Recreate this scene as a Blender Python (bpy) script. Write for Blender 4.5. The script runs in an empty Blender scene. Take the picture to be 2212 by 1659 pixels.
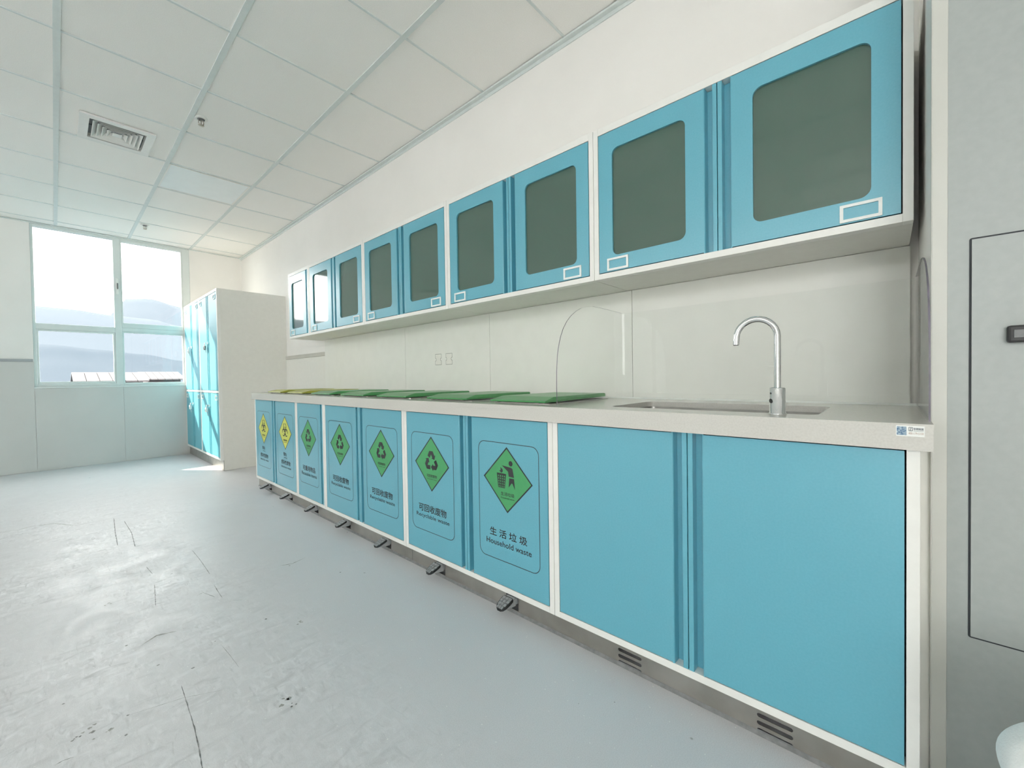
import bpy, bmesh, math, random
from mathutils import Vector, Matrix
random.seed(7)
scene = bpy.context.scene
COL = scene.collection
PI = math.pi

# ------------------------------------------------------------------ camera
H = 0.952                      # eye height above the floor
FPX, YAW, PITCH, ROLL = 894.79, math.radians(47.829), math.radians(-0.985), math.radians(-0.88)
Fv = Vector((math.sin(YAW), math.cos(YAW), 0)); Rv = Vector((math.cos(YAW), -math.sin(YAW), 0)); Uv = Vector((0, 0, 1))
Fv, Uv = Fv*math.cos(PITCH)+Uv*math.sin(PITCH), Uv*math.cos(PITCH)-Fv*math.sin(PITCH)
Rv, Uv = Rv*math.cos(ROLL)+Uv*math.sin(ROLL), Uv*math.cos(ROLL)-Rv*math.sin(ROLL)
cd = bpy.data.cameras.new('camera'); cam = bpy.data.objects.new('camera', cd); COL.objects.link(cam)
cd.sensor_fit = 'HORIZONTAL'; cd.sensor_width = 36.0; cd.lens = FPX/2212*36.0; cd.clip_start = 0.02; cd.clip_end = 6000
cam.matrix_world = Matrix(((Rv.x, Uv.x, -Fv.x, 0), (Rv.y, Uv.y, -Fv.y, 0), (Rv.z, Uv.z, -Fv.z, H), (0, 0, 0, 1)))
scene.camera = cam

# ------------------------------------------------------------------ sky, sun, exposure
w = bpy.data.worlds.new('sky'); scene.world = w; w.use_nodes = True
nt = w.node_tree; bg = nt.nodes['Background']
bg.inputs[0].default_value = (1.0, 0.98, 0.965, 1); bg.inputs[1].default_value = 10.0
sd = bpy.data.lights.new('sun', 'SUN'); sun = bpy.data.objects.new('sun', sd); COL.objects.link(sun)
sd.energy = 16.0; sd.angle = math.radians(1.0); sd.color = (1.0, 0.88, 0.74)
sun.location = (-3, 12, 9)
sun.rotation_euler = Vector((1.0, -1.3, -1.04)).to_track_quat('-Z', 'Y').to_euler()
scene.view_settings.view_transform = 'Standard'; scene.view_settings.look = 'None'
scene.view_settings.gamma = 1.0; scene.view_settings.use_curve_mapping = False
scene.view_settings.exposure = -0.04
cy = scene.cycles
cy.use_denoising = True
cy.max_bounces = 10; cy.diffuse_bounces = 7; cy.glossy_bounces = 4; cy.transparent_max_bounces = 12
cy.use_adaptive_sampling = True; cy.adaptive_threshold = 0.06
cy.sample_clamp_indirect = 12.0
cy.caustics_reflective = False; cy.caustics_refractive = False

# ------------------------------------------------------------------ materials
def new_mat(name):
    m = bpy.data.materials.new(name); m.use_nodes = True
    return m, m.node_tree, m.node_tree.nodes['Principled BSDF']
def setp(b, col=None, rough=None, metal=None, spec=None, coat=None):
    if col: b.inputs['Base Color'].default_value = (*col, 1)
    if rough is not None: b.inputs['Roughness'].default_value = rough
    if metal is not None: b.inputs['Metallic'].default_value = metal
    if spec is not None: b.inputs['Specular IOR Level'].default_value = spec
    if coat is not None: b.inputs['Coat Weight'].default_value = coat
def noisy(name, c1, c2, scale, rough, metal=0, spec=0.5, bump=0.0, bscale=None, detail=4, stretch=None, lo=0.35, hi=0.65):
    m, t, b = new_mat(name); setp(b, c1, rough, metal, spec)
    tc = t.nodes.new('ShaderNodeTexCoord'); n = t.nodes.new('ShaderNodeTexNoise')
    n.inputs['Scale'].default_value = scale; n.inputs['Detail'].default_value = detail
    src = tc.outputs['Object']
    if stretch:
        mp = t.nodes.new('ShaderNodeMapping'); mp.inputs['Scale'].default_value = stretch
        t.links.new(src, mp.inputs[0]); src = mp.outputs[0]
    t.links.new(src, n.inputs['Vector'])
    r = t.nodes.new('ShaderNodeValToRGB'); r.color_ramp.elements[0].position = lo; r.color_ramp.elements[1].position = hi
    r.color_ramp.elements[0].color = (*c1, 1); r.color_ramp.elements[1].color = (*c2, 1)
    t.links.new(n.outputs['Fac'], r.inputs[0]); t.links.new(r.outputs[0], b.inputs['Base Color'])
    if bump:
        n2 = t.nodes.new('ShaderNodeTexNoise'); n2.inputs['Scale'].default_value = bscale or scale*3; n2.inputs['Detail'].default_value = 3
        t.links.new(tc.outputs['Object'], n2.inputs['Vector'])
        bp = t.nodes.new('ShaderNodeBump'); bp.inputs['Strength'].default_value = bump; bp.inputs['Distance'].default_value = 0.002
        t.links.new(n2.outputs['Fac'], bp.inputs['Height']); t.links.new(bp.outputs[0], b.inputs['Normal'])
    return m
def thin_clear(name, tint=(1, 1, 1), rough=0.0, ior=1.5, refl=1.0):
    m, t, b = new_mat(name); t.nodes.remove(b)
    tr = t.nodes.new('ShaderNodeBsdfTransparent'); tr.inputs[0].default_value = (*tint, 1)
    gl = t.nodes.new('ShaderNodeBsdfGlossy'); gl.inputs['Roughness'].default_value = rough
    fr = t.nodes.new('ShaderNodeFresnel'); ge = t.nodes.new('ShaderNodeNewGeometry')   # same reflectance from both sides of the sheet
    io = t.nodes.new('ShaderNodeMapRange'); io.inputs[3].default_value = ior; io.inputs[4].default_value = 1/ior
    t.links.new(ge.outputs['Backfacing'], io.inputs[0]); t.links.new(io.outputs[0], fr.inputs[0])
    mu = t.nodes.new('ShaderNodeMath'); mu.operation = 'MULTIPLY'; mu.inputs[1].default_value = refl
    mx = t.nodes.new('ShaderNodeMixShader')
    t.links.new(fr.outputs[0], mu.inputs[0]); t.links.new(mu.outputs[0], mx.inputs[0])
    t.links.new(tr.outputs[0], mx.inputs[1]); t.links.new(gl.outputs[0], mx.inputs[2])
    t.links.new(mx.outputs[0], t.nodes['Material Output'].inputs[0])
    return m

M = {}
M['wall'] = noisy('white wall paint', (0.84, 0.825, 0.80), (0.865, 0.85, 0.825), 3, 0.6, spec=0.3, bump=0.05, bscale=400)
M['wallpanel'] = noisy('glossy pale wall panel', (0.61, 0.615, 0.60), (0.63, 0.635, 0.62), 2, 0.22, spec=0.45)
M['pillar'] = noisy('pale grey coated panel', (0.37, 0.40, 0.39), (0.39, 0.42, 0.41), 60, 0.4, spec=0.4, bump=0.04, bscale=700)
M['pillartrim'] = noisy('cream corner trim', (0.55, 0.555, 0.515), (0.57, 0.575, 0.535), 8, 0.4)
M['rail'] = noisy('grey rail', (0.36, 0.38, 0.40), (0.40, 0.42, 0.44), 6, 0.4)
M['railbeige'] = noisy('beige grey rail', (0.55, 0.54, 0.49), (0.58, 0.57, 0.52), 6, 0.45)
M['tile'] = noisy('mineral ceiling tile', (0.87, 0.86, 0.83), (0.92, 0.91, 0.88), 260, 0.85, spec=0.1, bump=0.35, bscale=320, detail=6)
M['tee'] = noisy('painted ceiling tee', (0.66, 0.71, 0.70), (0.69, 0.74, 0.73), 20, 0.5)
M['slab'] = noisy('dark plenum', (0.05, 0.05, 0.05), (0.07, 0.07, 0.07), 5, 0.9)
M['white'] = noisy('white powder coat', (0.80, 0.80, 0.77), (0.82, 0.82, 0.79), 30, 0.35, spec=0.4)
M['carcass'] = noisy('cream white board', (0.77, 0.765, 0.72), (0.79, 0.785, 0.74), 30, 0.45, spec=0.35)
M['board'] = noisy('glossy off-white board', (0.78, 0.785, 0.745), (0.80, 0.805, 0.765), 12, 0.36, spec=0.4)
M['blue'] = noisy('turquoise lacquered door', (0.112, 0.400, 0.512), (0.124, 0.417, 0.530), 180, 0.34, spec=0.6, bump=0.06, bscale=900)
_b = M['blue'].node_tree.nodes['Principled BSDF']; _b.inputs['Coat Weight'].default_value = 0.7; _b.inputs['Coat Roughness'].default_value = 0.22
M['lockerblue'] = noisy('turquoise locker door', (0.112, 0.400, 0.490), (0.124, 0.417, 0.508), 180, 0.42, spec=0.4, bump=0.05, bscale=900)
M['seam'] = noisy('dark joint', (0.02, 0.025, 0.03), (0.03, 0.035, 0.04), 10, 0.7)
M['stone'] = noisy('cream quartz worktop', (0.56, 0.55, 0.515), (0.61, 0.60, 0.565), 220, 0.16, spec=0.5, detail=8, lo=0.3, hi=0.6)
M['steel'] = noisy('brushed stainless steel', (0.40, 0.385, 0.36), (0.50, 0.485, 0.455), 12, 0.34, metal=0.9, stretch=(1, 60, 1))
M['sinksteel'] = noisy('satin sink steel', (0.22, 0.215, 0.20), (0.30, 0.295, 0.28), 14, 0.3, metal=0.85)
M['plinth'] = noisy('stainless plinth', (0.33, 0.315, 0.285), (0.43, 0.415, 0.385), 6, 0.36, metal=0.75, detail=6)
M['chrome'] = noisy('chrome', (0.80, 0.81, 0.82), (0.83, 0.84, 0.85), 5, 0.05, metal=1.0)
M['dark'] = noisy('black rubber', (0.018, 0.019, 0.02), (0.03, 0.031, 0.033), 60, 0.5)
M['greyplastic'] = noisy('grey plastic', (0.40, 0.42, 0.43), (0.45, 0.47, 0.48), 60, 0.4)
M['tread'] = noisy('grey tread rubber', (0.15, 0.155, 0.16), (0.21, 0.215, 0.22), 60, 0.55)
M['treadlight'] = noisy('worn grey tread', (0.20, 0.205, 0.21), (0.34, 0.345, 0.35), 120, 0.5)
M['green'] = noisy('green plastic', (0.075, 0.30, 0.105), (0.09, 0.33, 0.12), 25, 0.30, spec=0.5)
M['olive'] = noisy('yellow green plastic', (0.40, 0.42, 0.07), (0.43, 0.45, 0.085), 25, 0.30, spec=0.5)
M['ink'] = noisy('black print', (0.03, 0.032, 0.036), (0.036, 0.038, 0.042), 40, 0.55)
M['inkblue'] = noisy('dark blue print line', (0.02, 0.05, 0.08), (0.024, 0.055, 0.085), 40, 0.55)
M['signgreen'] = noisy('green print', (0.065, 0.335, 0.13), (0.07, 0.35, 0.135), 40, 0.45)
M['signyellow'] = noisy('yellow print', (0.58, 0.62, 0.11), (0.60, 0.64, 0.12), 40, 0.45)
M['pale'] = noisy('white tag plastic', (0.80, 0.82, 0.80), (0.83, 0.85, 0.83), 40, 0.4)
M['acrylic'] = thin_clear('clear acrylic', (0.992, 0.996, 0.994), 0.0, 1.45, 0.6)
M['acrylicedge'] = noisy('acrylic cut edge', (0.13, 0.12, 0.15), (0.22, 0.20, 0.25), 9, 0.25)
M['glass'] = thin_clear('window glass', (0.97, 0.985, 0.98), 0.0, 1.45, 0.8)
M['alu'] = noisy('white window aluminium', (0.70, 0.745, 0.735), (0.72, 0.765, 0.755), 10, 0.4)
M['cloth'] = noisy('white cloth', (0.80, 0.81, 0.80), (0.84, 0.85, 0.84), 40, 0.9, bump=0.4, bscale=260)
M['brass'] = noisy('sprinkler metal', (0.42, 0.37, 0.30), (0.55, 0.50, 0.43), 30, 0.3, metal=0.9)
M['ventshadow'] = noisy('vent duct shade', (0.22, 0.235, 0.24), (0.25, 0.265, 0.27), 8, 0.7)  # grey tone holds the shade inside the vent
M['diffuser'] = noisy('opal light diffuser', (0.80, 0.85, 0.86), (0.82, 0.87, 0.88), 10, 0.45)
M['scuff'] = noisy('dark scuff', (0.12, 0.125, 0.13), (0.30, 0.31, 0.31), 60, 0.6)
M['stain'] = noisy('brown grey stain', (0.26, 0.255, 0.245), (0.46, 0.465, 0.455), 55, 0.6)
M['hologram'] = noisy('blue mottled foil', (0.04, 0.12, 0.24), (0.40, 0.52, 0.60), 260, 0.3)
M['orangeink'] = noisy('pale brown print', (0.45, 0.34, 0.28), (0.5, 0.38, 0.31), 40, 0.5)
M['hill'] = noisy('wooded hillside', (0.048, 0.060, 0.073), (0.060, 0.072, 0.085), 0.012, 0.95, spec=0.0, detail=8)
M['hillfar'] = noisy('hazed far mountainside', (0.073, 0.086, 0.100), (0.080, 0.093, 0.107), 0.004, 0.95, spec=0.0, detail=8)  # paler and bluer than the near hill: distance haze put into the colour
M['shedroof'] = noisy('pale metal shed roof', (0.050, 0.044, 0.046), (0.058, 0.052, 0.054), 0.4, 0.6)
M['shedwall'] = noisy('shed wall', (0.028, 0.026, 0.028), (0.035, 0.033, 0.035), 0.4, 0.8)

# cabinet glass: dark green tinted pane with a sharp reflection
def cab_glass():
    m, t, b = new_mat('tinted cabinet glass')
    setp(b, (0.048, 0.105, 0.080), 0.05, 0, 0.5); b.inputs['IOR'].default_value = 2.0
    return m
M['cabglass'] = cab_glass()

# floor: pale grey vinyl with specks, smears and grime
def floor_mat():
    m, t, b = new_mat('pale grey speckled vinyl floor')
    N = t.nodes.new; L = t.links.new
    tc = N('ShaderNodeTexCoord')
    def noise(scale, detail=4, stretch=None, dist=0.0, rot=0):
        mp = N('ShaderNodeMapping'); mp.inputs['Scale'].default_value = stretch or (1, 1, 1); mp.inputs['Rotation'].default_value = (0, 0, rot)
        L(tc.outputs['Object'], mp.inputs[0])
        n = N('ShaderNodeTexNoise'); n.inputs['Scale'].default_value = scale; n.inputs['Detail'].default_value = detail
        n.inputs['Distortion'].default_value = dist; L(mp.outputs[0], n.inputs['Vector']); return n.outputs['Fac']
    def ramp(src, a, b_, ca=(0, 0, 0), cb=(1, 1, 1)):
        r = N('ShaderNodeValToRGB'); e = r.color_ramp.elements; e[0].position = a; e[1].position = b_
        e[0].color = (*ca, 1); e[1].color = (*cb, 1); L(src, r.inputs[0]); return r.outputs[0]
    def mix(fac, c1, c2, mode='MIX', f=None):
        x = N('ShaderNodeMixRGB'); x.blend_type = mode
        if f is not None: x.inputs[0].default_value = f
        else: L(fac, x.inputs[0])
        for i, c in ((1, c1), (2, c2)):
            if isinstance(c, tuple): x.inputs[i].default_value = (*c, 1)
            else: L(c, x.inputs[i])
        return x.outputs[0]
    base = ramp(noise(1.1, 3), 0.35, 0.65, (0.65, 0.65, 0.672), (0.68, 0.68, 0.702))
    grain = ramp(noise(420, 2), 0.3, 0.7, (0.90, 0.90, 0.90), (1.06, 1.06, 1.06))
    c = mix(None, base, grain, 'MULTIPLY', 1.0)
    vo = N('ShaderNodeTexVoronoi'); vo.inputs['Scale'].default_value = 48; L(tc.outputs['Object'], vo.inputs['Vector'])
    spk = ramp(vo.outputs['Distance'], 0.06, 0.10, (1, 1, 1), (0, 0, 0))
    sel = ramp(noise(31, 1), 0.52, 0.54)
    c = mix(mix(None, spk, sel, 'MULTIPLY', 1.0), c, (0.85, 0.86, 0.84))
    vo2 = N('ShaderNodeTexVoronoi'); vo2.inputs['Scale'].default_value = 9; L(tc.outputs['Object'], vo2.inputs['Vector'])
    dk = ramp(vo2.outputs['Distance'], 0.03, 0.06, (1, 1, 1), (0, 0, 0))
    sel2 = ramp(noise(13, 1), 0.56, 0.6)
    c = mix(mix(None, dk, sel2, 'MULTIPLY', 1.0), c, (0.22, 0.225, 0.22))
    # dusty wiped smears, strongest in the walked-on strip in front of the window
    sep = N('ShaderNodeSeparateXYZ'); L(tc.outputs['Object'], sep.inputs[0])
    zx = ramp(sep.outputs[0], 0.0, 1.0)
    gx = N('ShaderNodeMapRange'); gx.inputs[1].default_value = 0.80; gx.inputs[2].default_value = 0.35; L(sep.outputs[0], gx.inputs[0])
    gy = N('ShaderNodeMapRange'); gy.inputs[1].default_value = 5.4; gy.inputs[2].default_value = 4.0; L(sep.outputs[1], gy.inputs[0])
    zone = mix(None, gx.outputs[0], gy.outputs[0], 'MULTIPLY', 1.0)
    patch = ramp(noise(2.3, 4, None, 0.6), 0.36, 0.64)
    zone = mix(None, zone, mix(None, patch, (0.30, 0.30, 0.30), 'ADD', 1.0), 'MULTIPLY', 1.0)
    sm = ramp(noise(20.0, 14, (0.8, 1.3, 1), 0.9, 0.75), 0.50, 0.74)
    sm2 = ramp(noise(33.0, 14, (1.5, 0.6, 1), 0.7, 0.35), 0.52, 0.74)
    sm3 = ramp(noise(27.0, 14, (1.7, 0.55, 1), 0.7, -0.8), 0.53, 0.74)
    smz = mix(None, mix(None, mix(None, sm, sm2, 'LIGHTEN', 1.0), sm3, 'LIGHTEN', 1.0), zone, 'MULTIPLY', 1.0)
    c = mix(mix(None, smz, (0.75, 0.75, 0.75), 'MULTIPLY', 1.0), c, (0.83, 0.83, 0.86))
    gr = ramp(noise(17.0, 14, (0.6, 1.5, 1), 1.2, -0.4), 0.55, 0.72)
    gr2 = ramp(noise(30.0, 12, (1.7, 0.5, 1), 0.9, 0.9), 0.58, 0.72)
    grz = mix(None, mix(None, gr, gr2, 'LIGHTEN', 1.0), zone, 'MULTIPLY', 1.0)
    c = mix(mix(None, grz, (0.55, 0.55, 0.55), 'MULTIPLY', 1.0), c, (0.42, 0.42, 0.435))
    L(c, b.inputs['Base Color'])
    rr = ramp(noise(5, 8, (1.3, 1, 1), 1.5), 0.3, 0.7, (0.36, 0.36, 0.36), (0.52, 0.52, 0.52))
    L(rr, b.inputs['Roughness']); b.inputs['Specular IOR Level'].default_value = 0.24
    bp = N('ShaderNodeBump'); bp.inputs['Strength'].default_value = 0.06; bp.inputs['Distance'].default_value = 0.002
    L(noise(90, 4), bp.inputs['Height']); L(bp.outputs[0], b.inputs['Normal'])
    return m
M['floor'] = floor_mat()

# ------------------------------------------------------------------ mesh helpers
class MB:
    def __init__(self): self.v = []; self.f = []; self.s = []
    def add(self, vs, fs, smooth=False):
        o = len(self.v); self.v += [tuple(p) for p in vs]
        for f in fs: self.f.append(tuple(i+o for i in f)); self.s.append(smooth)
        return self
    def box(self, x0, x1, y0, y1, z0, z1):
        vs = [(x0, y0, z0), (x1, y0, z0), (x1, y1, z0), (x0, y1, z0), (x0, y0, z1), (x1, y0, z1), (x1, y1, z1), (x0, y1, z1)]
        return self.add(vs, [(3, 2, 1, 0), (4, 5, 6, 7), (0, 1, 5, 4), (1, 2, 6, 5), (2, 3, 7, 6), (3, 0, 4, 7)])
    def prism(self, pts, axis, a, b):
        n = len(pts)
        ar = sum(pts[i][0]*pts[(i+1) % n][1]-pts[(i+1) % n][0]*pts[i][1] for i in range(n))
        if ar < 0: pts = pts[::-1]
        put = {'x': lambda p, t: (t, p[0], p[1]), 'y': lambda p, t: (p[1], t, p[0]), 'z': lambda p, t: (p[0], p[1], t)}[axis]
        vs = [put(p, a) for p in pts]+[put(p, b) for p in pts]
        return self.add(vs, [tuple(range(n))[::-1], tuple(range(n, 2*n))]+[(i, (i+1) % n, n+(i+1) % n, n+i) for i in range(n)])
    def tube(self, path, r, seg=14, caps=True, smooth=True):
        path = [Vector(p) for p in path]; rs = r if isinstance(r, (list, tuple)) else [r]*len(path)
        rings = []; up = None
        for i, p in enumerate(path):
            d = (path[min(i+1, len(path)-1)]-path[max(i-1, 0)]).normalized()
            if up is None: up = d.orthogonal().normalized()
            up = (up-d*up.dot(d)).normalized(); sd_ = d.cross(up)
            rings.append([p+(up*math.cos(2*PI*k/seg)+sd_*math.sin(2*PI*k/seg))*rs[i] for k in range(seg)])
        vs = [q for ring in rings for q in ring]; fs = []
        for i in range(len(path)-1):
            for k in range(seg):
                fs.append((i*seg+k, i*seg+(k+1) % seg, (i+1)*seg+(k+1) % seg, (i+1)*seg+k))
        self.add(vs, fs, smooth)
        if caps: self.add(rings[0], [tuple(range(seg))[::-1]]); self.add(rings[-1], [tuple(range(seg))])
        return self
    def lathe(self, prof, c=(0, 0, 0), seg=24, smooth=True):
        vs = []; fs = []; n = len(prof)
        for k in range(seg):
            a = 2*PI*k/seg
            for r, z in prof: vs.append((c[0]+r*math.cos(a), c[1]+r*math.sin(a), c[2]+z))
        for k in range(seg):
            for i in range(n-1):
                fs.append((k*n+i, ((k+1) % seg)*n+i, ((k+1) % seg)*n+i+1, k*n+i+1))
        return self.add(vs, fs, smooth)
    def mesh_from(self, me, fn):
        return self.add([fn(v.co) for v in me.vertices], [tuple(p.vertices) for p in me.polygons])
    def mesh(self, name):
        me = bpy.data.meshes.new(name); me.from_pydata(self.v, [], self.f); me.update()
        me.polygons.foreach_set('use_smooth', self.s); me.update()
        return me
def link(name, me, m, parent=None, loc=(0, 0, 0), rot=None, bevel=0, label=None, kind=None):
    o = bpy.data.objects.new(name, me); COL.objects.link(o)
    if not me.materials: me.materials.append(M[m] if isinstance(m, str) else m)
    if parent: o.parent = parent
    o.location = loc
    if rot: o.rotation_euler = rot
    if bevel:
        b = o.modifiers.new('bevel', 'BEVEL'); b.width = bevel; b.segments = 2; b.limit_method = 'ANGLE'; b.angle_limit = math.radians(40)
    if label: o['label'] = label
    if kind: o['kind'] = kind
    return o
def obj(name, mb, m, parent=None, **k):
    return link(name, mb.mesh(name), m, parent, **k)
def thing(name, label, cat, loc=(0, 0, 0), rotz=0, group=None):
    o = bpy.data.objects.new(name, None); COL.objects.link(o); o.empty_display_size = 0.1
    o.location = loc; o.rotation_euler = (0, 0, rotz); o['label'] = label; o['category'] = cat
    if group: o['group'] = group
    return o
def tag(o, label, cat, group=None):
    o['label'] = label; o['category'] = cat
    if group: o['group'] = group
    return o
def struct(o, label=None):
    o['kind'] = 'structure'
    if label: o['label'] = label
    return o
def copy_tree(o, parent=None):
    c = o.copy(); COL.objects.link(c); c.parent = parent
    for ch in list(o.children): copy_tree(ch, c)
    return c
_dg = lambda: bpy.context.evaluated_depsgraph_get()
def flat(loops, t=0.0):
    """2D loops (outer and holes) -> mesh in the XY plane, thickness t"""
    cu = bpy.data.curves.new('tmp', 'CURVE'); cu.dimensions = '2D'; cu.fill_mode = 'BOTH' if t else 'FRONT'; cu.extrude = t/2
    for lp in loops:
        sp = cu.splines.new('POLY'); sp.points.add(len(lp)-1); sp.use_cyclic_u = True
        for p, q in zip(sp.points, lp): p.co = (q[0], q[1], 0, 1)
    ob = bpy.data.objects.new('tmp', cu); COL.objects.link(ob)
    dg = _dg(); me = bpy.data.meshes.new_from_object(ob.evaluated_get(dg), depsgraph=dg)
    bpy.data.objects.remove(ob); bpy.data.curves.remove(cu); me.materials.clear()
    return me
_tc = {}
def text_flat(s, bold=0.0):
    if (s, bold) in _tc: return _tc[s, bold]
    cu = bpy.data.curves.new('tmp', 'FONT'); cu.body = s; cu.size = 1.0; cu.offset = bold; cu.resolution_u = 3
    ob = bpy.data.objects.new('tmp', cu); COL.objects.link(ob)
    dg = _dg(); me = bpy.data.meshes.new_from_object(ob.evaluated_get(dg), depsgraph=dg)
    bpy.data.objects.remove(ob); bpy.data.curves.remove(cu); me.materials.clear()
    _tc[s, bold] = me
    return me
def rrect(x0, x1, y0, y1, r, n=6):
    pts = []
    for cx, cy_, a0 in ((x1-r, y0+r, -90), (x1-r, y1-r, 0), (x0+r, y1-r, 90), (x0+r, y0+r, 180)):
        for k in range(n+1):
            a = math.radians(a0+90*k/n); pts.append((cx+r*math.cos(a), cy_+r*math.sin(a)))
    return pts
def circ(cx, cy_, r, n=28): return [(cx+r*math.cos(2*PI*k/n), cy_+r*math.sin(2*PI*k/n)) for k in range(n)]
# front-facing local frame: x right, y into the wall, z up; flat (u,v) art faces -y
def upright(me, y): return MB().mesh_from(me, lambda c: (c.x, y-c.z, c.y))
def print_text(mb, s, cx, cz, wdt, hgt, y, bold=0.0):
    me = text_flat(s)
    xs = [v.co.x for v in me.vertices]; ys = [v.co.y for v in me.vertices]
    x0, x1, y0, y1 = min(xs), max(xs), min(ys), max(ys)
    sx, sy = wdt/(x1-x0), hgt/(y1-y0); b = bold*hgt
    for k, (dx, dz) in enumerate(((0, 0), (b, 0), (-b, 0), (0, b), (0, -b)) if b else ((0, 0),)):
        mb.mesh_from(me, lambda c: (cx+dx+(c.x-(x0+x1)/2)*sx, y-k*0.000004, cz+dz+(c.y-(y0+y1)/2)*sy))
    return mb

# ------------------------------------------------------------------ key dimensions (metres)
XW = 1.836            # cabinet wall
YF = 6.86             # window wall
ZC = 1.754+H          # ceiling
XL, YB = -4.2, -2.6   # unseen left and rear walls
FR = -PI/2            # rotation for things that face -X
W = 0.9559            # cabinet unit width
D, DW = 1.212, 1.519  # base and wall cabinet fronts
Y0 = 4.249

# ------------------------------------------------------------------ the room
fl = struct(obj('floor', MB().box(XL-0.2, XW+0.2, YB-0.2, YF+0.2, -0.15, 0.0), 'floor'), 'pale grey speckled vinyl floor with scuffs and dusty smears')
struct(obj('wall_right', MB().box(XW, XW+0.2, YB-0.2, YF+0.2, 0, ZC+0.3), 'wall'), 'long white wall behind the cabinets')
FILL_WIN = [(3.95, 4.85, 0.92, 2.60), (-0.2, 3.85, 2.22, 2.67), (-2.45, -0.60, 0.30, 2.66)]  # unseen side windows, added to brighten the room's near end
wl = flat([[(YB-0.2, 0), (YF+0.2, 0), (YF+0.2, ZC+0.3), (YB-0.2, ZC+0.3)]]+[[(a, p), (b, p), (b, q), (a, q)] for a, b, p, q in FILL_WIN], 0.2)
struct(obj('wall_left', MB().mesh_from(wl, lambda c: (XL-0.1+c.z, c.x, c.y)), 'wall'), 'white wall with added fill-light windows on the open side of the room')
struct(obj('wall_rear', MB().box(XL, XW, YB-0.2, YB, 0, ZC+0.3), 'wall'), 'white wall behind the viewer')
# window wall with an opening
WX0, WX1, WZ0, WZ1, WT = -0.146, 1.236, 0.917, ZC-0.004, 0.16
wf = flat([[(XL-0.2, 0), (XW+0.2, 0), (XW+0.2, ZC+0.3), (XL-0.2, ZC+0.3)], [(WX0, WZ0), (WX1, WZ0), (WX1, WZ1), (WX0, WZ1)]], WT)
wfo = struct(obj('wall_far', MB().mesh_from(wf, lambda c: (c.x, YF+WT/2-c.z, c.y)), 'wall'), 'white end wall with the big window')
# glossy lower wall panels, each a sheet of its own, and the rail above them
ZR0, ZR1 = 0.243+H, 0.268+H
xs = [XL, -2.35, -1.15, -0.146]
for a, b in zip(xs[:-1], xs[1:]):
    obj('wall_panel', MB().box(a+0.001, b-0.001, YF-0.006, YF, 0.003, ZR0), 'wallpanel', wfo)
for a, b in ((-0.146, 0.56), (0.56, XW)):
    obj('wall_panel', MB().box(a+0.001, b-0.001, YF-0.006, YF, 0.003, 0.905), 'wallpanel', wfo)
obj('wall_panel', MB().box(1.24, XW-0.002, YF-0.006, YF, 0.905, ZR0), 'wallpanel', wfo)
struct(obj('trim_1', MB().box(XL, -0.15, YF-0.014, YF, ZR0, ZR1+0.004), 'rail', bevel=0.002), 'dark grey rail along the end wall left of the window')
struct(obj('trim_2', MB().box(XW-0.014, XW, 4.16, YF, ZR0-0.002, ZR1+0.012), 'railbeige', bevel=0.002), 'beige grey rail on the wall between locker and worktop')
wr = bpy.data.objects['wall_right']
for a, b in ((4.16, 5.19), (5.19, 6.85)):
    obj('wall_panel', MB().box(XW-0.006, XW, a+0.001, b-0.001, 0.003, ZR0-0.003), 'carcass', wr)
struct(obj('trim_3', MB().box(XW-0.030, XW, -0.07, YF, ZC-0.012, ZC-0.002).box(XW-0.006, XW, -0.07, YF, ZC-0.030, ZC-0.012), 'tee'), 'white angle trim where ceiling meets the cabinet wall')
struct(obj('trim_4', MB().box(XL, XW, YF-0.022, YF, ZC-0.008, ZC-0.002), 'tee'), 'white angle trim where ceiling meets the window wall')

# the block at the near end of the run, with a flush access panel
PX, PY = 1.30, -0.0732
pil = struct(obj('wall_near', MB().box(PX, XW, YB, PY, 0, ZC+0.3), 'wall'), 'pale grey wall block at the near end of the cabinets')
obj('grey_front', MB().box(PX-0.002, PX, YB, PY-0.0236, 0.002, ZC), 'pillar', pil)  # only the front is grey; the side stays white to read as lit
struct(obj('trim_5', MB().box(PX-0.003, PX, PY-0.0235, PY+0.0005, 0, ZC).box(PX-0.003, PX+0.012, PY, PY+0.002, 0, ZC), 'pillartrim', bevel=0.001), 'cream corner trim on the grey wall block')
dr = thing('access_panel', 'flush grey access panel with a black latch beside the cabinets', 'panel', (PX-0.002, -0.128, 0), FR)
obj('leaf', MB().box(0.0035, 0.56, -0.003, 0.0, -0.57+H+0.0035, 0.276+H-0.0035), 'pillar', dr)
gp = flat([rrect(0, 0.5635, -0.57+H, 0.276+H, 0.004, 3), rrect(0.0032, 0.5603, -0.5668+H, 0.2728+H, 0.003, 3)], 0.0006)
link('seam', upright(gp, -0.0009).mesh('seam'), 'seam', dr)
la = obj('latch', MB().box(0.0505, 0.118, -0.020, -0.003, 0.053+H, 0.087+H), 'dark', dr, bevel=0.004)
obj('latch_button', MB().box(0.058, 0.072, -0.0225, -0.020, 0.062+H, 0.078+H), 'tread', la, bevel=0.001)

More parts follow.
